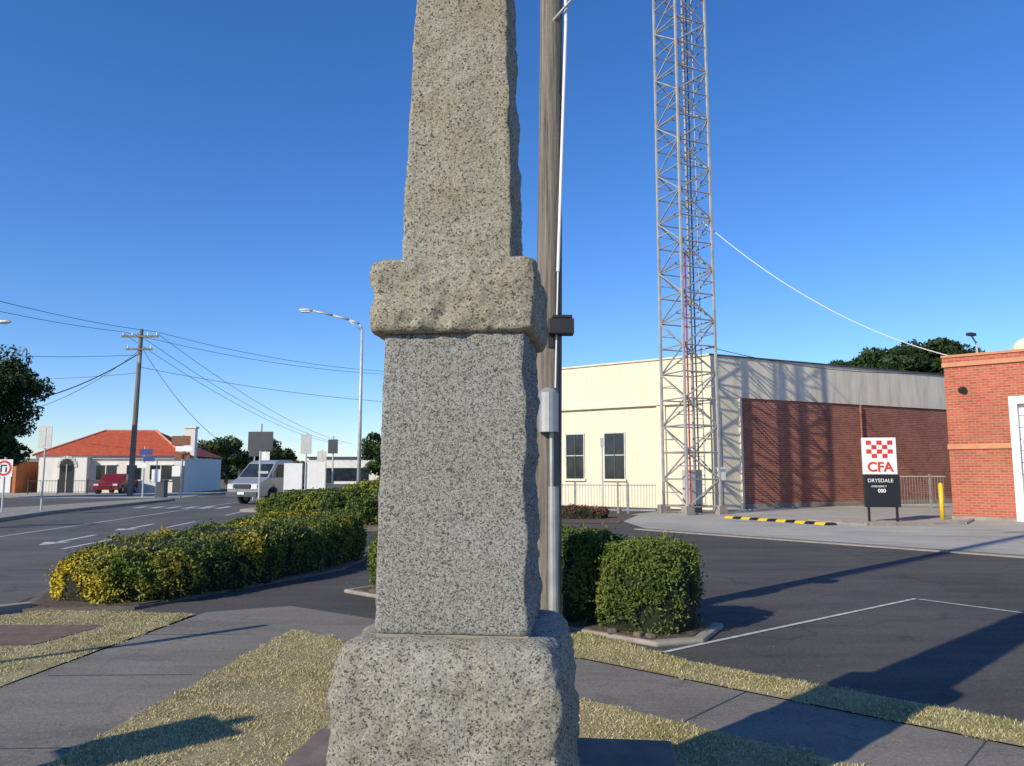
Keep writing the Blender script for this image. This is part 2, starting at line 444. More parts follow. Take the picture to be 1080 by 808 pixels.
for i in range(1100):
    x,y=U(-5,6),U(4.2,12); s=U(.006,.016); a=U(0,6.28)
    if noise.noise(Vector((x*.9,y*.9,4)))<.0 and R()<.8: continue
    pts=[(x+s*math.cos(a+k*1.57)*(1 if k%2 else .5),y+s*math.sin(a+k*1.57)*(1 if k%2 else .5),.034+U(0,.004)) for k in range(4)]
    b.poly(pts,random.choice([M['bark'],M['lawn'],M['stone']]))
b.build()
sheet('concrete_apron',[(3.7,21.7),(14,9.9),(24,19),(24,36),(22.5,39.2),(8.4,32.1),(5.5,30.5),(3.4,27)],.018,M['conc'])
b=B('kerb'); 
b.strip([(3.5,21.5),(13.8,9.7)],.22,.0,.035,M['kerb'])
b.build()
b=B('kerb'); b.strip([(-6.15,-4),(-6.1,8.3),(-5.5,9.05)],-.14,0,.10,M['kerb']); b.build()
bedL=[(-5.6,8.95),(-4.35,9.1),(-2.75,12.6),(-2.6,14.7),(-3.9,15.0),(-6.15,10.3)]
b=B('garden_bed'); b.prism(bedL,0,.045,M['kerbd']); 
cx=sum(p[0] for p in bedL)/6; cy=sum(p[1] for p in bedL)/6
b.prism([(cx+(x-cx)*.95,cy+(y-cy)*.97) for x,y in bedL],.02,.06,M['mulch']); b.build()
bed3=[ab(-5.2,1.78),ab(-.45,1.78),ab(-.2,2.2),ab(-.4,3.0),ab(-5.2,3.0)]
b=B('garden_bed'); b.prism(bed3,0,.055,M['kerb']); 
c3=Vector((sum(p[0] for p in bed3)/5,sum(p[1] for p in bed3)/5))
b.prism([tuple(c3+(Vector(p)-c3)*.95) for p in bed3],.02,.068,M['mulch'])
for i in range(9):
    a=U(-4.8,-.5); p=ab(a,1.84+U(-.03,.05)); b.box((p[0],p[1],.075),(U(.08,.2),U(.07,.12),U(.05,.1)),M['stone'],U(0,3))
b.build(bevel=.02)
bed2=[(-7.6,21.3),(-3.2,20.8),(-2.8,24.5),(-8.3,25.5)]
b=B('garden_bed'); b.prism(bed2,0,.12,M['kerbd']); b.prism([(-7.4,21.5),(-3.4,21.0),(-3.0,24.3),(-8.1,25.3)],.05,.14,M['mulch']); b.build()
def seg(b,p,q,wd,z=.0165):
    p=Vector(p);q=Vector(q); d=(q-p).normalized(); n=Vector((-d.y,d.x))*wd/2
    b.poly([(*(p-n),z),(*(q-n),z),(*(q+n),z),(*(p+n),z)],M['white'])
b=B('road_marking')
seg(b,(1.33,7.0),(5.05,9.87),.05); seg(b,(5.07,9.83),(5.9,8.7),.05)
seg(b,(5.6,6.2),(9,9.0),.05)
b.build()
b=B('road_marking')
for i in range(9):
    y=10+i*6; seg(b,(-8.55-i*.55-.1,y),(-8.75-i*.62,y+2.6),.11,.019)
seg(b,(-11.6,8),(-14.5,45),.10,.019)
for (x,y) in ((-10.2,17.5),(-10.6,21.5)):
    seg(b,(x,y),(x-.2,y+2.0),.14,.019); b.poly([(x-.32,y+.1,.019),(x+.32,y+.1,.019),(x+.03,y-.7,.019)],M['white'])
for i in range(6): seg(b,(-12.5-i*.75,33+i*.1),(-12.7-i*.75,35),.3,.019)
b.build()
b=B('traffic_island'); b.prism([(-15.6,22),(-18.6,25),(-20.5,31),(-19.4,42),(-18.2,42),(-17.2,29)],0,.13,M['kerb']); b.build(bevel=.02)
b=B('traffic_island'); b.prism([(-10.6,30.3),(-8.8,29.9),(-8.9,33),(-11,36)],0,.13,M['kerb']); b.build(bevel=.02)
sheet('forecourt',[(-60,46),(-19.5,46),(-22,57.5),(-60,57.5)],.016,M['conc'])
sheet('car_park',[(-60,20),(-19.3,24),(-20,46),(-60,46)],.012,M['asph2'])
sheet('garden_bed',[(.2,24.3),(3.2,23.6),(4.6,28.4),(.4,29.0)],.022,M['mulch'])

# ------------------------------------------------------------ monument
def rock(name,z0,z1,hw,hd_,ampf,rot,parent,mat,nper=200,dz=.013,pexp=14,edge=.03,seed=0,bulge=0,xoff=0):
    nz=max(6,int((z1-z0)/dz)); vs=[];fs=[]
    ring=[]
    for i in range(nper):
        t=4*i/nper; k=int(t); f=(t-k)*2-1
        f=math.copysign(abs(f)**.95,f)
        x,y=[(f,-1),(1,f),(-f,1),(-1,-f)][k]
        l=(abs(x)**pexp+abs(y)**pexp)**(1/pexp); ring.append((x/l,y/l,k))
    rows=[]
    ins=[.35,.6,.8,.93]
    for s in ins: rows.append((z0,s,0))
    for j in range(nz+1): rows.append((z0+(z1-z0)*j/nz,1,1))
    for s in reversed(ins): rows.append((z1,s,2))
    for z,s,kd in rows:
        t=(z-z0)/(z1-z0); a=hw(t); d=hd_(t)
        de=min(z-z0,z1-z)
        r=edge; sh=0
        if de<r: sh=r-math.sqrt(max(0,r*r-(r-de)**2))
        for x,y,k in ring:
            px,py=x*(a-sh)*s,y*(d-sh)*s
            v=Vector((px,py,z)); am=ampf(k,t,x if k in(0,2) else y)
            o=Vector((seed*3.1,seed*1.7,seed))
            dsp=(noise.fractal(v*5.5+o,.9,2.1,3)*.55+abs(noise.noise(v*11+o))*.35+noise.noise(v*38+o)*.16)*am
            dsp+=bulge*math.sin(math.pi*t)*(.35 if k==0 else 1)
            pw=abs(x)**6+abs(y)**6
            nx,ny=math.copysign(abs(x)**6/pw,x),math.copysign(abs(y)**6/pw,y)
            zz=z
            if kd==2: zz=z+noise.noise(v*9+o)*am*.3; dsp*=s
            vs.append((px+nx*dsp+xoff,py+ny*dsp,zz if kd else z))
    n=nper
    for j in range(len(rows)-1):
        for i in range(n): fs.append((j*n+i,j*n+(i+1)%n,(j+1)*n+(i+1)%n,(j+1)*n+i))
    fs.append(tuple(reversed(range(n)))); fs.append(tuple((len(rows)-1)*n+i for i in range(n)))
    b=B(name); b.add(vs,fs,mat); ob=b.build(parent=parent,smooth=True); return ob
SC=.84
mon=empty('granite_obelisk',(slabc[0]+.006,slabc[1],1.6*(1-SC)),-math.radians(6)); mon.scale=(SC,SC,SC)
zb=-1.6*(1-SC)/SC
b=B('plinth'); b.box((0,0,(zb+.10)/2),(2.04,2.0,.10-zb),M['slab']); b.build(parent=mon,bevel=.015)
rock('base_block',.09,.912,lambda t:.505-.03*t-.035*max(0,t-.8)*5,lambda t:.50-.03*t-.03*max(0,t-.8)*5,lambda k,t,x:.042 if k==0 else .055,0,mon,M['gr_base'],edge=.075,pexp=12,seed=1,dz=.011,nper=260)
b=B('mortar_bed'); b.box((0.005,0,.913),(.645,.65,.018),M['mortar']); b.build(parent=mon,bevel=.004)
rock('lower_shaft',.919,2.205,lambda t:.325-.014*t,lambda t:.330-.014*t,lambda k,t,x:(.0015+.03*max(0,abs(x)-.955)*8*(.5)) if k==0 else (.018 if k==3 else .055),0,mon,M['gr_shaft'],edge=.006,pexp=50,seed=2,nper=260)
rock('cap_block',2.20,2.53,lambda t:.357,lambda t:.362,lambda k,t,x:.046,0,mon,M['gr_upper'],edge=.030,pexp=16,seed=4.3,bulge=.014,dz=.009,nper=280,xoff=-.004)
rock('upper_shaft',2.50,5.3,lambda t:.256-.082*t,lambda t:.256-.082*t,lambda k,t,x:.020 if k==0 else (.026 if k==3 else .042),0,mon,M['gr_upper'],edge=.01,pexp=30,seed=6,nper=240)
b=B('apex'); h=.165; b.add([(-h,-h,5.29),(h,-h,5.29),(h,h,5.29),(-h,h,5.29),(0,0,5.5)],[(0,1,4),(1,2,4),(2,3,4),(3,0,4),(3,2,1,0)],M['gr_upper']); b.build(parent=mon,bevel=.01)

# ------------------------------------------------------------ timber utility pole (near)
up=empty('utility_pole')
b=B('timber_pole'); px,py=.36,7.75
def pr_(z): return .142-z*.0035
n=14; vs=[];fs=[]; nr_=28; nzz=90
for j in range(nzz+1):
    z=-.05+11.0*j/nzz
    for i in range(nr_):
        a=2*math.pi*i/nr_; r=pr_(z)+noise.noise(Vector((math.cos(a)*2.5,math.sin(a)*2.5,z*.35)))*.010
        vs.append((px-.02+z*.013+r*math.cos(a),py+r*math.sin(a),z))
for j in range(nzz):
    for i in range(nr_): fs.append((j*nr_+i,j*nr_+(i+1)%nr_,(j+1)*nr_+(i+1)%nr_,(j+1)*nr_+i))
fs.append(tuple(nzz*nr_+i for i in range(nr_)))
b.add(vs,fs,M['timber']); b.build(parent=up,smooth=True)
b=B('fittings')
b.cyl((px+.045,py-.15,0),(px+.045,py-.15,1.45),.055,.055,M['steel'],12)
b.cyl((px+.0,py-.17,1.98),(px+.0,py-.17,2.37),.10,.10,M['steel'],16)
b.cyl((px+.0,py-.17,2.37),(px+.0,py-.17,2.42),.10,.04,M['steel'],16)
b.cyl((px+.03,py-.16,1.45),(px+.03,py-.16,1.99),.022,.022,M['steel'],8)
b.box((px+.13,py-.17,3.03),(.25,.18,.15),M['dark']); b.box((px+.14,py-.17,3.13),(.2,.14,.03),M['dark'])
b.box((px+.03,py-.12,2.96),(.06,.06,.26),M['dark'])
b.cyl((px+.07,py-.17,2.42),(px+.105,py-.165,3.6),.009,.009,M['wp'],6)
b.cyl((px+.105,py-.165,3.6),(px+.21,py-.12,6.3),.018,.018,M['wp'],8)
b.cyl((px+.21,py-.12,6.3),(px+.21,py-.12,9),.018,.018,M['wp'],8)
b.cyl((px+.06,py-.1,6.32),(px+.38,py-.25,6.62),.016,.016,M['steel'],6)
b.box((px+.12,py,10.0),(2.0,.1,.12),M['timber']); 
b.build(parent=up,smooth=False,bevel=.006)

# ------------------------------------------------------------ hedges
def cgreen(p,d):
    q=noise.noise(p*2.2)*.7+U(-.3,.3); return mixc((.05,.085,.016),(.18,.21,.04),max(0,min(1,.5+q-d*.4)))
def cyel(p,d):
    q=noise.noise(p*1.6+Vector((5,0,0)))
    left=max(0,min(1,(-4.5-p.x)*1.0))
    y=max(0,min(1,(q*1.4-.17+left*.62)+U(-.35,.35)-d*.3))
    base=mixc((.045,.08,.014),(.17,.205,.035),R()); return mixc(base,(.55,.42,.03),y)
def cyel2(p,d):
    base=mixc((.04,.08,.012),(.14,.19,.035),R())
    y=max(0,min(1,noise.noise(p*1.2)*1.4-.1+max(0,p.x+4.6)*.5+U(-.3,.3))); return mixc(base,(.42,.36,.03),y)
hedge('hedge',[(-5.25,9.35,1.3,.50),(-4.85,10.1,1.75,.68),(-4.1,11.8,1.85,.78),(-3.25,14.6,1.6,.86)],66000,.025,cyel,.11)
hedge('hedge',[(-7.3,22.6,2.2,.85),(-5.6,22.7,2.8,1.05),(-3.1,22.4,2.6,1.0)],26000,.042,cyel2,.14)
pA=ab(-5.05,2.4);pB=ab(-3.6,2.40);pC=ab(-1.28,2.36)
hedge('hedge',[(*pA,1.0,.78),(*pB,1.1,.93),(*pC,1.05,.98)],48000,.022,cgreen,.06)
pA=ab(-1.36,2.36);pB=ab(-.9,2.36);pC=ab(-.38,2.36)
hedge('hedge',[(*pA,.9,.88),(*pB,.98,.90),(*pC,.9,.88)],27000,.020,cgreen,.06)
hedge('hedge',[(-6.6,30,1.6,1.0),(-4.5,29.5,2.4,1.35),(-2.5,29.5,1.8,1.1)],9000,.05,lambda p,d:mixc((.12,.15,.02),(.45,.38,.03),max(0,min(1,.5+noise.noise(p)*1.2+U(-.3,.3)))),.15)
hedge('shrub',[(1.2,26.6,.7,.35),(2.2,26.4,.9,.45),(3.3,26.4,.7,.35)],2500,.04,lambda p,d:mixc((.10,.03,.02),(.22,.10,.05),R()),.12)

# ------------------------------------------------------------ lattice tower
tw=empty('lattice_tower',(6.75,29.2,0),math.radians(24))
b=B('lattice'); H=27; bay=1.0; nb=int(H/bay); half=lambda z:.74-.03*min(1,z/22)
cor=[(-1,-1),(1,-1),(1,1),(-1,1)]
for i in range(nb):
    z0=i*bay+.3; z1=z0+bay; h0,h1=half(z0),half(z1)
    for k in range(4):
        a=cor[k];c=cor[(k+1)%4]
        b.cyl((a[0]*h0,a[1]*h0,z0),(a[0]*h1,a[1]*h1,z1),.062,.062,M['tower'],6,False)
        b.cyl((a[0]*h0,a[1]*h0,z0),(c[0]*h0,c[1]*h0,z0),.03,.03,M['tower'],5,False)
        if (i+k)%2==0: p,q=a,c
        else: p,q=c,a
        b.cyl((p[0]*h0,p[1]*h0,z0),(q[0]*h1,q[1]*h1,z1),.032,.032,M['tower'],5,False)
        zm=(z0+z1)/2; hm=half(zm); b.cyl((q[0]*hm,q[1]*hm,zm),((p[0]+q[0])/2*hm,(p[1]+q[1])/2*hm,zm),.02,.02,M['tower'],4,False)
for a in cor: b.box((a[0]*.74,a[1]*.74,.17),(.35,.35,.34),M['kerb'])
b.build(parent=tw)
b=B('ladder')
for x in (-.15,.25): b.cyl((x,-.5,.3),(x,-.45,H),.022,.022,M['tower'],5)
for i in range(int(H/.35)): b.cyl((-.15,-.5+.05*i*.35/H,.4+i*.35),(.25,-.5+.05*i*.35/H,.4+i*.35),.014,.014,M['tower'],4)
b.build(parent=tw)
b=B('cables')
mpk=simple('red_cable',(.45,.045,.05),.6)
b.cyl((-.45,-.3,.3),(-.38,-.3,16.5),.05,.05,mpk,6); b.cyl((-.30,-.35,.3),(-.24,-.3,10),.035,.035,mpk,6)
b.cyl((.45,.1,.3),(.42,.1,25),.03,.03,M['dark'],6)
b.build(parent=tw)
b=B('equipment_cabinet'); b.box((.2,.2,1.0),(.6,.45,1.3),M['steelw']); b.box((1.2,-.2,1.5),(.35,.25,.5),M['wp']); b.cyl((1.2,-.1,0),(1.2,-.1,4.2),.04,.04,M['steel'],8); b.cyl((1.5,.0,0),(1.5,.0,3.9),.03,.03,M['steel'],8)
for k in range(10): b.cyl((1.2,-.1,.4+k*.38),(1.5,0,.4+k*.38),.015,.015,M['steel'],4)
b.build(parent=tw,bevel=.01)
wires('guy_cable',[((7.3,29.1,11.4),(15.3,26.6,5.6),.75)],.018,M['wp'])
wires('service_cable',[((7.3,29.1,6.4),(15.1,26.6,5.0),.35)],.014,M['dark'])

# ------------------------------------------------------------ cream / brick hall
hall=empty('brick_hall')
A=(1.0,37.7);C=(8.35,32.2);Rr=(22.6,39.45)
AC=(Vector(C)-Vector(A)).length; CR=(Vector(Rr)-Vector(C)).length
M['brick1']=brick('brick_wall',(.37,.115,.065),(.24,.065,.04),(.40,.27,.21),math.atan2(7.25,14.25),.3)
HT=6.46
b=B('walls'); b.prism([A,C,Rr,(15,54),(3,52)],0,HT-.35,M['cream2'])
b.wall(A,C,-.02,AC,0,4.45,.0,.06,M['cream'])
b.wall(A,C,-.02,AC,4.6,HT,-.3,.05,M['cream'])
b.wall(C,Rr,1.65,CR,0,4.72,.003,.06,M['brick1'])
b.wall(C,Rr,.0,1.65,0,4.72,.003,.09,M['cream'])
b.wall(C,Rr,-.05,CR,4.72,HT,-.3,.12,M['cream2'])
b.wall(C,Rr,1.65,CR,.0,.22,.06,.10,M['kerb'])
b.build(parent=hall)
b=B('cornice'); b.wall(A,C,-.05,AC+.1,4.45,4.6,-.1,.22,M['cream']); 
b.wall(A,C,-.05,AC+.1,HT,HT+.07,-.35,.12,M['cream2']); b.wall(C,Rr,-.1,CR+.05,HT+.002,HT+.06,-.35,.18,M['signback'])
b.wall(A,C,6.75,7.15,0,4.45,.06,.16,M['cream']); b.wall(A,C,8.85,9.2,0,4.45,.06,.16,M['cream'])
b.build(parent=hall)
b=B('windows')
for s,wd in ((.6,.95),(2.5,.95),(4.6,1.0)):
    b.wall(A,C,s-wd/2,s+wd/2,1.25,3.3,.0605,.075,M['glass'])
    for e0,e1 in((s-wd/2-.05,s-wd/2),(s+wd/2,s+wd/2+.05)): b.wall(A,C,e0,e1,1.25,3.3,.06,.11,M['frame'])
    b.wall(A,C,s-wd/2-.05,s+wd/2+.05,3.3,3.36,.06,.11,M['frame']); b.wall(A,C,s-wd/2-.1,s+wd/2+.1,1.15,1.25,.06,.17,M['cream'])
    b.wall(A,C,s-.02,s+.02,1.25,3.3,.075,.095,M['signback']); b.wall(A,C,s-wd/2,s+wd/2,2.3,2.34,.075,.09,M['frame'])
b.build(parent=hall)
b=B('downpipe'); 
for s in (1.5,9.0): 
    v=Vector(C)+(Vector(Rr)-Vector(C)).normalized()*s; b.cyl((v.x+.06,v.y-.13,0),(v.x+.06,v.y-.13,4.7),.05,.05,M['cream2'] if s<5 else M['brick1'],8)
b.build(parent=hall)
def picket_fence(name,p,q,h,post=2.0,step=.11,mat='steel'):
    b=B(name); p=Vector(p);q=Vector(q);L=(q-p).length;d=(q-p)/L
    n=int(L/step)
    for i in range(n+1):
        c=p+d*i*step; b.cyl((c.x,c.y,.08),(c.x,c.y,h-.02),.010,.010,M[mat],4,False)
    for z in (.12,h-.1): b.wall(p,q,0,L,z,z+.04,-.02,.02,M[mat])
    for i in range(int(L/post)+1):
        c=p+d*i*post; b.box((c.x,c.y,h/2),(.07,.07,h+.06),M[mat])
    return b.build()
picket_fence('fence',(-1.5,30.6),(5.4,29.2),1.15)
picket_fence('fence',(16.3,34.4),(18.8,33.6),1.45)
b=B('gate_panel'); b.box((4.0,29.35,.6),(.06,.06,1.2),M['kerb']); b.build()
b=B('sign_post'); b.cyl((3.15,27,0),(3.15,27,2.75),.03,.03,M['steelw'],8); b.box((3.15,26.95,2.6),(.12,.02,.3),M['steelw']); b.build()

# ------------------------------------------------------------ fire station
fs_=empty('fire_station')
F0=Vector((14.7,25.95)); fd=Vector((.75,-.66)).normalized(); F1=F0+fd*16; bk=Vector((.66,.75)).normalized()
M['brick2']=brick('red_brick',(.50,.125,.06),(.37,.08,.042),(.40,.24,.18),math.atan2(fd.y,fd.x),.18)
FD=1.8
b=B('walls'); b.prism([tuple(F0+bk*.31),tuple(F1+bk*.31),tuple(F1+bk*12),tuple(F0+bk*12)],0,4.9,M['brick2'])
b.wall(F0,F1,0,FD,0,5.1,-.3,0,M['brick2']); b.wall(F0,F1,FD,FD+3.95,4.0,5.1,-.3,0,M['brick2'])
for k in range(1,4):
    s=FD+k*4.75-.8; b.wall(F0,F1,s,s+.8,0,5.1,-.3,0,M['brick2']); 
    if k<3: b.wall(F0,F1,s+.8,s+4.75,4.0,5.1,-.3,0,M['brick2'])
b.wall(F0,F1,-.04,15,5.24,5.42,-.34,.04,M['brick2'])
S1=F0+bk*12
b.wall(S1,F0,0,12-.31,4.9,5.4,-.3,0.0,M['brick2'])
b.build(parent=fs_)
b=B('bands'); b.wall(F0,F1,-.05,15,5.10,5.24,-.34,.07,M['terra']); b.wall(F0,F1,-.03,FD,2.33,2.50,0.001,.05,M['terra'])
b.wall(F0,F1,-.06,15,5.42,5.50,-.36,.08,M['terra']); b.wall(F0,F1,-.03,FD,0,.12,.001,.04,M['kerb']); b.build(parent=fs_)
b=B('roller_door')
for k in range(3):
    s=FD+k*4.75
    b.wall(F0,F1,s,s+.22,0,4.0,-.25,.03,M['wp']); b.wall(F0,F1,s+3.73,s+3.95,0,4.0,-.25,.03,M['wp']); b.wall(F0,F1,s+.22,s+3.73,3.75,4.0,-.25,.03,M['wp'])
    for j in range(10):
        z=j*.375
        if j in(4,5,6):
            for m in range(4): b.wall(F0,F1,s+.3+m*.86,s+.3+m*.86+.76,z+.05,z+.33,-.185,-.17,M['glass'])
        b.wall(F0,F1,s+.22,s+3.73,z+.01,z+.365,-.22,-.19,M['wp'])
b.build(parent=fs_)
b=B('rooftop_fittings'); b.sph((18.45,27.2,5.85),.5,M['cream'],16,10); b.cyl((18.45,27.2,4.8),(18.45,27.2,5.5),.3,.3,M['steelw'],12)
b.cyl((15.9,26.0,4.9),(15.9,26.0,6.0),.035,.035,M['steelw'],6); b.cyl((15.9,26.0,5.95),(15.65,25.85,6.2),.03,.03,M['steelw'],6); b.box((15.62,25.8,6.22),(.34,.16,.10),M['dark'],.5)
b.cyl((F0.x+.35,F0.y-.5,4.3),(F0.x+.35,F0.y-.3,4.3),.1,.1,M['dark'],8)
b.build(parent=fs_)

sg=empty('station_sign',(11.7,24.55,0),math.radians(-8))
b=B('panels')
for x in (-.42,.42): b.box((x,0,.35),(.07,.07,.72),M['black'])
b.box((0,0,.98),(1.06,.13,1.02),M['black']); b.box((-.03,0,2.08),(1.02,.12,1.16),M['wp'])
b.build(parent=sg,bevel=.01)
b=B('check_emblem')
for i in range(5):
    for j in range(4):
        if (i+j)%2==0: b.box((-.03-.32+i*.16,-.064,2.5-j*.14),(.155,.006,.135),M['red'])
b.build(parent=sg)
text('CFA',.42,(-.03,-.066,1.72),sg,M['red'],0,'logo_lettering',.012)
text('DRYSDALE',.16,(-.05,-.072,1.30),sg,M['wp'],0,'name_lettering')
text('EMERGENCY',.08,(-.1,-.072,1.12),sg,M['wp'],0,'small_lettering')
text('000',.16,(-.02,-.072,.98),sg,M['wp'],0,'number_lettering',.003)
sheet('gravel_bed',[(9.6,24.6),(10.6,23.0),(13.4,23.6),(14.6,25.2),(13.2,26.0),(10.8,25.6)],.024,M['gravel'])
b=B('kerb'); b.strip([(9.5,24.7),(10.5,22.9),(13.5,23.4),(14.8,25.2)],.13,0,.08,M['kerb']); b.build()
b=B('bollard'); b.cyl((14.2,25.7,0),(14.2,25.7,1.15),.07,.07,M['yellow'],14); b.sph((14.2,25.7,1.15),.07,M['yellow'],14,6); b.build(smooth=True)
b=B('speed_hump'); p=Vector((7.35,26.5));q=Vector((9.45,22.95)); L=(q-p).length;d=(q-p)/L
k=0;s=0
while s<L-.01:
    a=p+d*s;c=p+d*min(L,s+.36); n2=Vector((-d.y,d.x)); mt=M['yellow'] if k%2==0 else M['black']
    vs=[]
    for pt in (a,c):
        for o,z in((-.2,.018),(-.11,.09),(.11,.09),(.2,.018)): vs.append((*(pt+n2*o),z))
    b.add(vs,[(0,1,5,4),(1,2,6,5),(2,3,7,6),(0,3,2,1),(4,5,6,7)],mt); s+=.36;k+=1
b.build()

# ------------------------------------------------------------ left side buildings
hs=empty('white_house',(-30.0,58,0),math.radians(4))
b=B('walls'); b.box((0,4.5,1.3),(10.6,9,2.6),M['whitew']); b.box((-3.2,-.35,1.3),(3.4,.7,2.6),M['whitew']); b.box((0,-.02,2.62),(10.9,.3,.22),M['whitew']); b.build(parent=hs)
b=B('roof'); z=2.74
b.add([(-5.6,-.4,z),(5.4,-.4,z),(5.4,9.4,z),(-5.6,9.4,z),(-2.4,4.2,4.85),(1.5,4.2,4.85)],[(0,1,5,4),(1,2,5),(2,3,4,5),(3,0,4),(3,2,1,0)],M['tile'])
b.box((5.0,2.0,3.7),(.8,.6,2.5),M['whitew']); b.box((5.0,2.0,5.0),(.95,.75,.15),M['whitew'])
b.box((-.45,4.2,4.87),(3.9,.2,.1),M['terra'])
def ridge(p,q): b.cyl(p,q,.09,.09,M['terra'],6)
ridge((-5.6,-.4,2.76),(-2.4,4.2,4.87)); ridge((5.4,-.4,2.76),(1.5,4.2,4.87))
for i in range(8):
    t=(i+1)/9; y=-.4+4.6*t; z1=2.74+2.11*t+.012; xl=-5.6+3.2*t; xr=5.4-3.9*t
    b.box(((xl+xr)/2,y,z1),(xr-xl,.06,.04),M['tile'])
b.build(parent=hs)
b=B('windows')
b.box((-2.9,-.72,1.0),(1.0,.06,2.0),M['black']); b.cyl((-2.9,-.69,2.0),(-2.9,-.75,2.0),.5,.5,M['black'],16)
for k in range(9):
    t=math.pi*k/8; b.box((-2.9+.62*math.cos(t),-.72,2.0+.62*math.sin(t)),(.2,.07,.2),M['frame'])
b.box((-2.9,-.76,1.0),(.05,.03,2.2),M['frame'])
for x,wd in ((-.4,1.4),(1.6,1.0),(3.6,1.6)):
    b.box((x,-.03,1.5),(wd,.06,1.1),M['glass']); b.box((x,-.06,1.5),(.06,.08,1.1),M['wp']); b.box((x,-.06,2.08),(wd+.15,.1,.07),M['wp']); b.box((x,-.06,.92),(wd+.15,.12,.07),M['wp'])
b.box((4.9,-.05,1.0),(.8,.08,2.0),M['signback'])
b.build(parent=hs)
ob_=empty('orange_brick_shop',(-39.6,56,0),math.radians(6))
b=B('walls'); b.box((0,4,1.15),(7,8,2.3),M['orange']); b.box((0,3.9,2.42),(7.4,8.6,.24),M['wp']); b.build(parent=ob_)
b=B('windows'); b.box((1.2,-.03,1.1),(1.8,.08,1.0),M['glass']); b.box((-1.5,-.03,1.0),(1.0,.08,2.0),M['glass']); b.box((2.8,-.03,1.0),(.8,.08,1.9),M['wp']); b.build(parent=ob_)
picket_fence('fence',(-34,54.5),(-29,54.9),1.0,step=.2,mat='dark')

# ------------------------------------------------------------ poles / wires
def upole(loc,h,lean=0,name='utility_pole'):
    e=empty(name,loc); b=B('pole'); b.cyl((0,0,-.1),(lean,0,h),.19,.13,M['timber'],12)
    b.box((lean,-.15,h-.5),(2.4,.1,.13),M['timber']); b.box((lean,-.15,h-1.35),(1.7,.1,.12),M['timber'])
    b.build(parent=e)
    b=B('insulators')
    for x in(-1.1,-.5,.5,1.1): b.cyl((lean+x,-.15,h-.43),(lean+x,-.15,h-.22),.05,.035,M['wp'],8)
    for x in(-.75,.75): b.cyl((lean+x,-.15,h-1.29),(lean+x,-.15,h-1.1),.05,.035,M['wp'],8)
    b.cyl((lean+.1,-.25,h-2.3),(lean+.1,-.25,h-1.8),.1,.1,M['steel'],10)
    b.build(parent=e); return e
upole((-24.6,50,0),10.9,.15); upole((-4.6,62,0),9.6); upole((-27.5,10,0),11)
W=[]
for x in(-1.1,1.1):
    W.append(((-24.45+x,49.85,10.7),(-27.5+x,9.85,10.8),1.2)); W.append(((-24.45+x,49.85,10.7),(-4.6+x*.3,61.85,9.4+x*.1),.8))
for x in(-1.1,-.2,1.1):
    W.append(((-24.45+x,49.85,10.6),(-24+x,110,5.5),1.2))
W+= [((-24.5,50,8.4),(-4.6,62,6.9),.5),((-24.5,50,8.0),(-46,56,8.9),.5),((-24.5,50,9.5),(-33,49,5.0),.8),
     ((-24.5,50,9.9),(-20.5,58,3.0),1.0),((-24.5,50,9.2),(-34,30,7.5),.6)]
wires('power_line',W,.016,M['wire'])
wires('service_line',[((-24.5,50,9.3),(-31,46,5.4),.6)],.035,M['dark'])
sl=empty('street_lamp',(-7.12,36,0))
b=B('column'); b.cyl((0,0,0),(0,0,8.3),.10,.06,M['steelw'],12)
pr=[(0,8.3),(-.12,8.55),(-.6,8.75),(-1.4,8.97),(-2.4,9.2)]
for p,q in zip(pr[:-1],pr[1:]): b.cyl((p[0],0,p[1]),(q[0],0,q[1]),.05,.045,M['steelw'],8)
b.cyl((0,0,8.2),(-.7,0,8.77),.025,.025,M['steelw'],6)
b.build(parent=sl,smooth=True)
b=B('luminaire'); b.sph((-2.7,0,9.22),.32,M['steelw'],12,8,(1.15,.4,.28)); b.box((-2.7,0,9.14),(.45,.2,.06),M['lens']); b.build(parent=sl)
sl=empty('street_lamp',(-27,37.5,0)); b=B('column'); b.cyl((0,0,0),(0,0,8.4),.1,.06,M['steelw'],10); b.cyl((0,0,8.4),(1.5,0,8.9),.045,.04,M['steelw'],8); b.sph((1.8,0,8.95),.35,M['steelw'],12,8,(1.15,.4,.3)); b.build(parent=sl)

# ------------------------------------------------------------ road signs
def sign(name,x,y,zt,panels,rz=0,r=.035):
    e=empty(name,(x,y,0),rz); b=B('post'); b.cyl((0,0,0),(0,0,zt),r,r,M['steelw'],8); b.build(parent=e)
    b=B('panel')
    for (px,z0,z1,wd,mt) in panels:
        b.box((px,-.05,(z0+z1)/2),(wd,.02,z1-z0),M[mt])
    b.build(parent=e,bevel=.004); return e
e=sign('shadow_post',-17.55,29,3.3,[(0,2.45,3.3,.5,'steelw')])
b=B('border'); b.box((0,-.065,2.87),(.06,.01,.7),M['frame']); b.build(parent=e)
e=sign('no_u_turn_sign',-18.35,28,2.1,[(0,1.40,2.02,.62,'wp')])
b=B('symbol')
for k in range(20):
    t=2*math.pi*k/20; b.box((.24*math.cos(t),-.066,1.71+.24*math.sin(t)),(.075,.008,.075),M['red'])
b.box((-.1,-.066,1.68),(.05,.008,.22),M['black']); b.box((.08,-.066,1.66),(.05,.008,.18),M['black']); b.box((-.01,-.066,1.81),(.22,.008,.05),M['black'])
b.build(parent=e)
sign('street_sign',-19.2,45,3.7,[(-.1,3.1,3.65,1.1,'brown'),(.1,2.75,3.05,1.0,'wp'),(0,2.3,2.7,.9,'brown'),(-.3,1.3,1.9,.5,'wp')],r=.05)
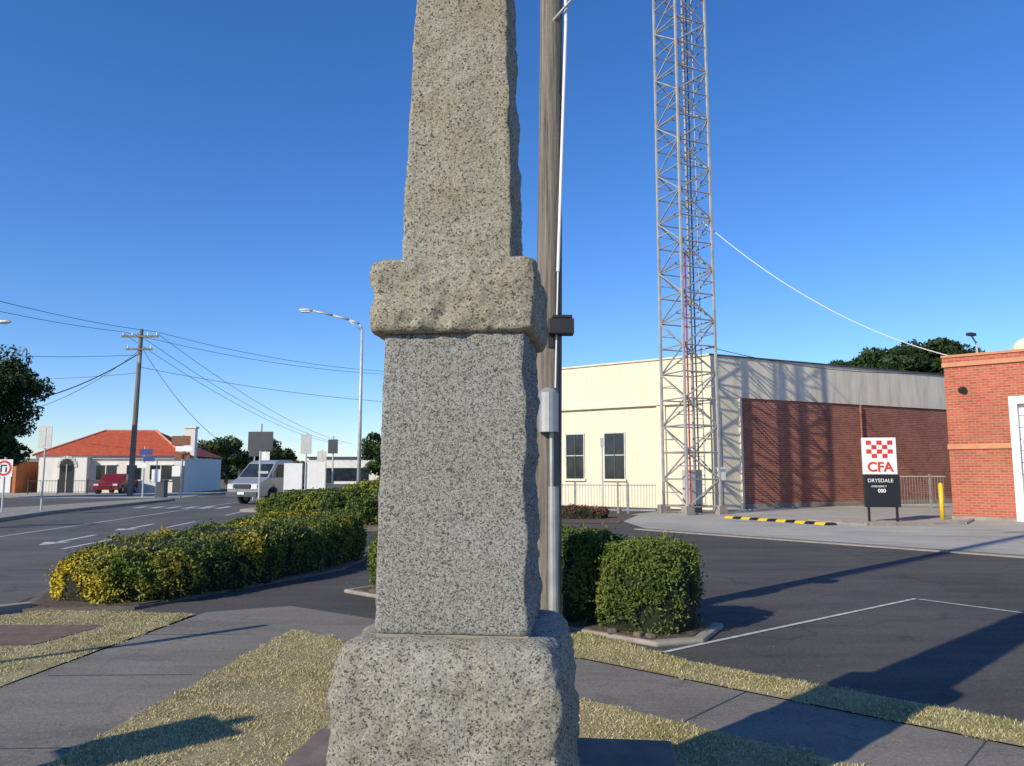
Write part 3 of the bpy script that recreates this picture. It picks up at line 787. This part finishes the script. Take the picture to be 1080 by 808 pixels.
sign('street_sign',-22.6,47.5,3.1,[(.1,2.6,2.95,.8,'blue'),(.3,2.2,2.5,.7,'blue'),(-.1,1.8,2.1,.6,'wp')],r=.05)
sign('shadow_post',-20.2,44,2.2,[(0,1.0,1.7,.5,'wp')])
sign('shadow_post',-10.1,31,3.5,[(0,2.42,3.18,1.0,'signback'),(.15,1.5,1.6,.4,'steelw')],r=.045)
sign('shadow_post',-7.65,33,3.1,[(0,2.35,2.95,.42,'signback')])
sign('shadow_post',-9.6,36,3.4,[(0,2.4,3.3,.5,'steelw')]); sign('shadow_post',-14,42,3.2,[(0,2.4,3.1,.6,'signback')])
sign('shadow_post',-16.6,52,3.0,[(0,2.2,2.9,.6,'wp')]); sign('shadow_post',-12.3,50,3.0,[(0,2.2,2.9,.6,'frame')])
sign('shadow_post',-6.0,4.9,2.6,[(0,2.0,2.5,.45,'wp')],rz=.8,r=.04)
sign('shadow_post',-4.45,2.5,2.1,[(0,1.55,2.05,.5,'wp')],rz=-.8,r=.06)  # unseen post and panel, added to cast the shadow on the front lawn
nb_=empty('notice_board',(-9.9,37,0),math.radians(4))
b=B('boards'); b.box((-.55,0,1.35),(.85,.06,1.25),M['wp']); b.box((.5,.1,1.4),(.95,.06,1.3),M['wp'])
for x in(-.97,-.13,.03,.97): b.box((x,.06,1.0),(.05,.05,2.0),M['steel'])
b.build(parent=nb_,bevel=.005)
b=B('bin'); b.box((-21.2,47,.5),(.5,.5,1.0),M['signback']); b.box((-21.2,47,1.03),(.56,.56,.08),M['dark']); b.build(bevel=.03)

# ------------------------------------------------------------ vehicles
def wheel(b,x,y,r=.35,w=.22):
    b.cyl((x-w/2,y,r),(x+w/2,y,r),r,r,M['tyre'],18); b.cyl((x-w/2-.01,y,r),(x+w/2+.01,y,r),r*.58,r*.58,M['steel'],12)
vn=empty('tray_truck',(-12.9,37.2,0),math.radians(-24))
b=B('cab')
xf=lambda z:.98 if z<1.25 else .98-(z-1.25)*.17
b.profile([(0,.38),(-.04,.75),(.04,1.02),(.62,1.27),(1.28,2.02),(1.5,2.12),(2.5,2.16),(2.62,2.0),(2.62,.42),(1.35,.42),(1.28,.72),(1.0,.85),(.7,.72),(.62,.4)],xf,M['silver'])
b.build(parent=vn,bevel=.04)
b=B('glazing')
def q3(pts,mt): b.poly(pts,M[mt])
def ws(y,z): 
    return xf(z)-.1
q3([(-ws(0,1.32),.655-.02,1.32),(ws(0,1.32),.655-.02,1.32),(ws(0,1.96),1.215-.02,1.96),(-ws(0,1.96),1.215-.02,1.96)],'glass')
for s in(-1,1):
    q3([(s*(xf(1.3)+.008),.95,1.3),(s*(xf(1.3)+.008),1.95,1.3),(s*(xf(1.92)+.008),1.95,1.92),(s*(xf(1.92)+.008),1.38,1.92)],'glass')
    b.box((s*1.13,.95,1.45),(.16,.1,.3),M['dark']); b.box((s*.74,-.02,.86),(.34,.1,.22),M['lens'])
b.box((0,-.06,.88),(.95,.06,.2),M['dark']); b.box((0,-.07,.5),(1.9,.12,.22),M['signback']); b.box((0,-.14,.55),(.4,.02,.12),M['wp'])
for s in(-1,1): wheel(b,s*.84,1.0); wheel(b,s*.84,4.5)
b.build(parent=vn)
b=B('tray'); b.box((0,4.2,.92),(2.05,3.0,.1),M['steel']); b.box((0,4.2,.66),(.8,3.4,.25),M['dark'])
for s in(-1,1): b.box((s*1.0,4.2,1.15),(.05,3.0,.36),M['green'])
b.box((0,5.68,1.15),(2.05,.05,.36),M['green']); b.box((0,2.78,1.55),(1.9,.08,1.15),M['dark'])
b.box((.1,3.9,1.45),(1.5,1.2,.8),simple('crate_tan',(.35,.22,.12),.8)); b.box((.0,5.0,1.3),(1.3,.8,.5),M['steel']); b.build(parent=vn,bevel=.01)
def car(loc,rz,paint):
    cr_=empty('parked_car',loc,rz)
    b=B('body'); xf2=lambda z:.86 if z<.95 else .86-(z-.95)*.35
    b.profile([(0,.3),(0,.65),(.15,.8),(1.1,.93),(1.75,1.4),(3.0,1.42),(3.75,.98),(4.3,.92),(4.4,.35)],xf2,paint); b.build(parent=cr_,bevel=.05)
    b=B('glazing')
    for s in(-1,1):
        b.poly([(s*(xf2(.97)+.01),1.3,.97),(s*(xf2(.97)+.01),3.5,.97),(s*(xf2(1.35)+.01),2.9,1.35),(s*(xf2(1.35)+.01),1.78,1.35)],M['glass'])
        wheel(b,s*.76,.85,.31); wheel(b,s*.76,3.5,.31)
    b.poly([(-.74,1.17,.98),(.74,1.17,.98),(.66,1.70,1.36),(-.66,1.70,1.36)],M['glass'])
    for s in(-1,1): b.box((s*.62,.02,.66),(.3,.08,.13),M['lens'])
    b.box((0,-.01,.5),(.8,.05,.14),M['dark'])
    b.build(parent=cr_)
car((-28.3,54.0,0),.15,M['carred'])

# ------------------------------------------------------------ trees
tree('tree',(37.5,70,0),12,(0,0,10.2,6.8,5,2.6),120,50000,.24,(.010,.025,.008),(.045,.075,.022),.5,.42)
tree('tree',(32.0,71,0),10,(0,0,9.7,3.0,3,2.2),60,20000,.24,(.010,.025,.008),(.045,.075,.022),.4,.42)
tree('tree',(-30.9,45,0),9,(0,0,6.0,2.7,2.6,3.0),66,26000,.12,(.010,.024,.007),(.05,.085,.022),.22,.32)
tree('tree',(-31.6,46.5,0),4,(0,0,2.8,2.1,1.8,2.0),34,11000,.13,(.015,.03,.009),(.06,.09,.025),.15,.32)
tree('tree',(-10.2,60,0),5,(0,0,2.9,1.3,1.3,1.7),36,9000,.12,(.02,.045,.012),(.07,.12,.03),.14,.34)
tree('tree',(-34,92,0),6,(0,0,3.5,3.2,3,2.2),50,12000,.2,(.03,.05,.02),(.09,.12,.04),.25,.36)
tree('tree',(-30,96,0),6,(0,0,3.3,2.8,3,2.0),46,10000,.2,(.02,.04,.015),(.07,.10,.035),.25,.36)
lv=[]
for i in range(26000):
    x=U(-190,190); h=3.2+2.6*noise.noise(Vector((x*.05,0,0)))+1.6*noise.noise(Vector((x*.35,3,0)))
    if x>60: h+=1
    z=h*(R()**.7); y=150+U(-4,4)
    lv.append((Vector((x,y,max(.2,z))),rndn(),U(.3,.7),mixc((.025,.04,.018),(.08,.10,.04),max(0,min(1,z/5+U(-.2,.2))))))
e=empty('distant_trees'); leaf_object('foliage',lv,e)
b=B('masses')
for i in range(60):
    x=-190+i*6.4; b.sph((x,153,1.2),2.6,M['core'],8,6,(1.6,.8,.75+.3*R()))
b.build(parent=e)
b=B('distant_shop'); b.box((-21,100,1.6),(9,6,3.2),M['whitew']); b.box((-21,96.95,1.2),(6,.1,1.6),M['glass']); b.box((-21,100,3.3),(9.4,6.6,.2),M['signback']); b.build()
b=B('distant_shop'); b.box((-8,85,1.5),(8,6,3.0),M['cream2']); b.box((-8,81.9,3.1),(8.4,.6,.3),M['steelw']); b.box((-8,81.95,1.2),(5,.08,1.5),M['glass']); b.build()
print('done')
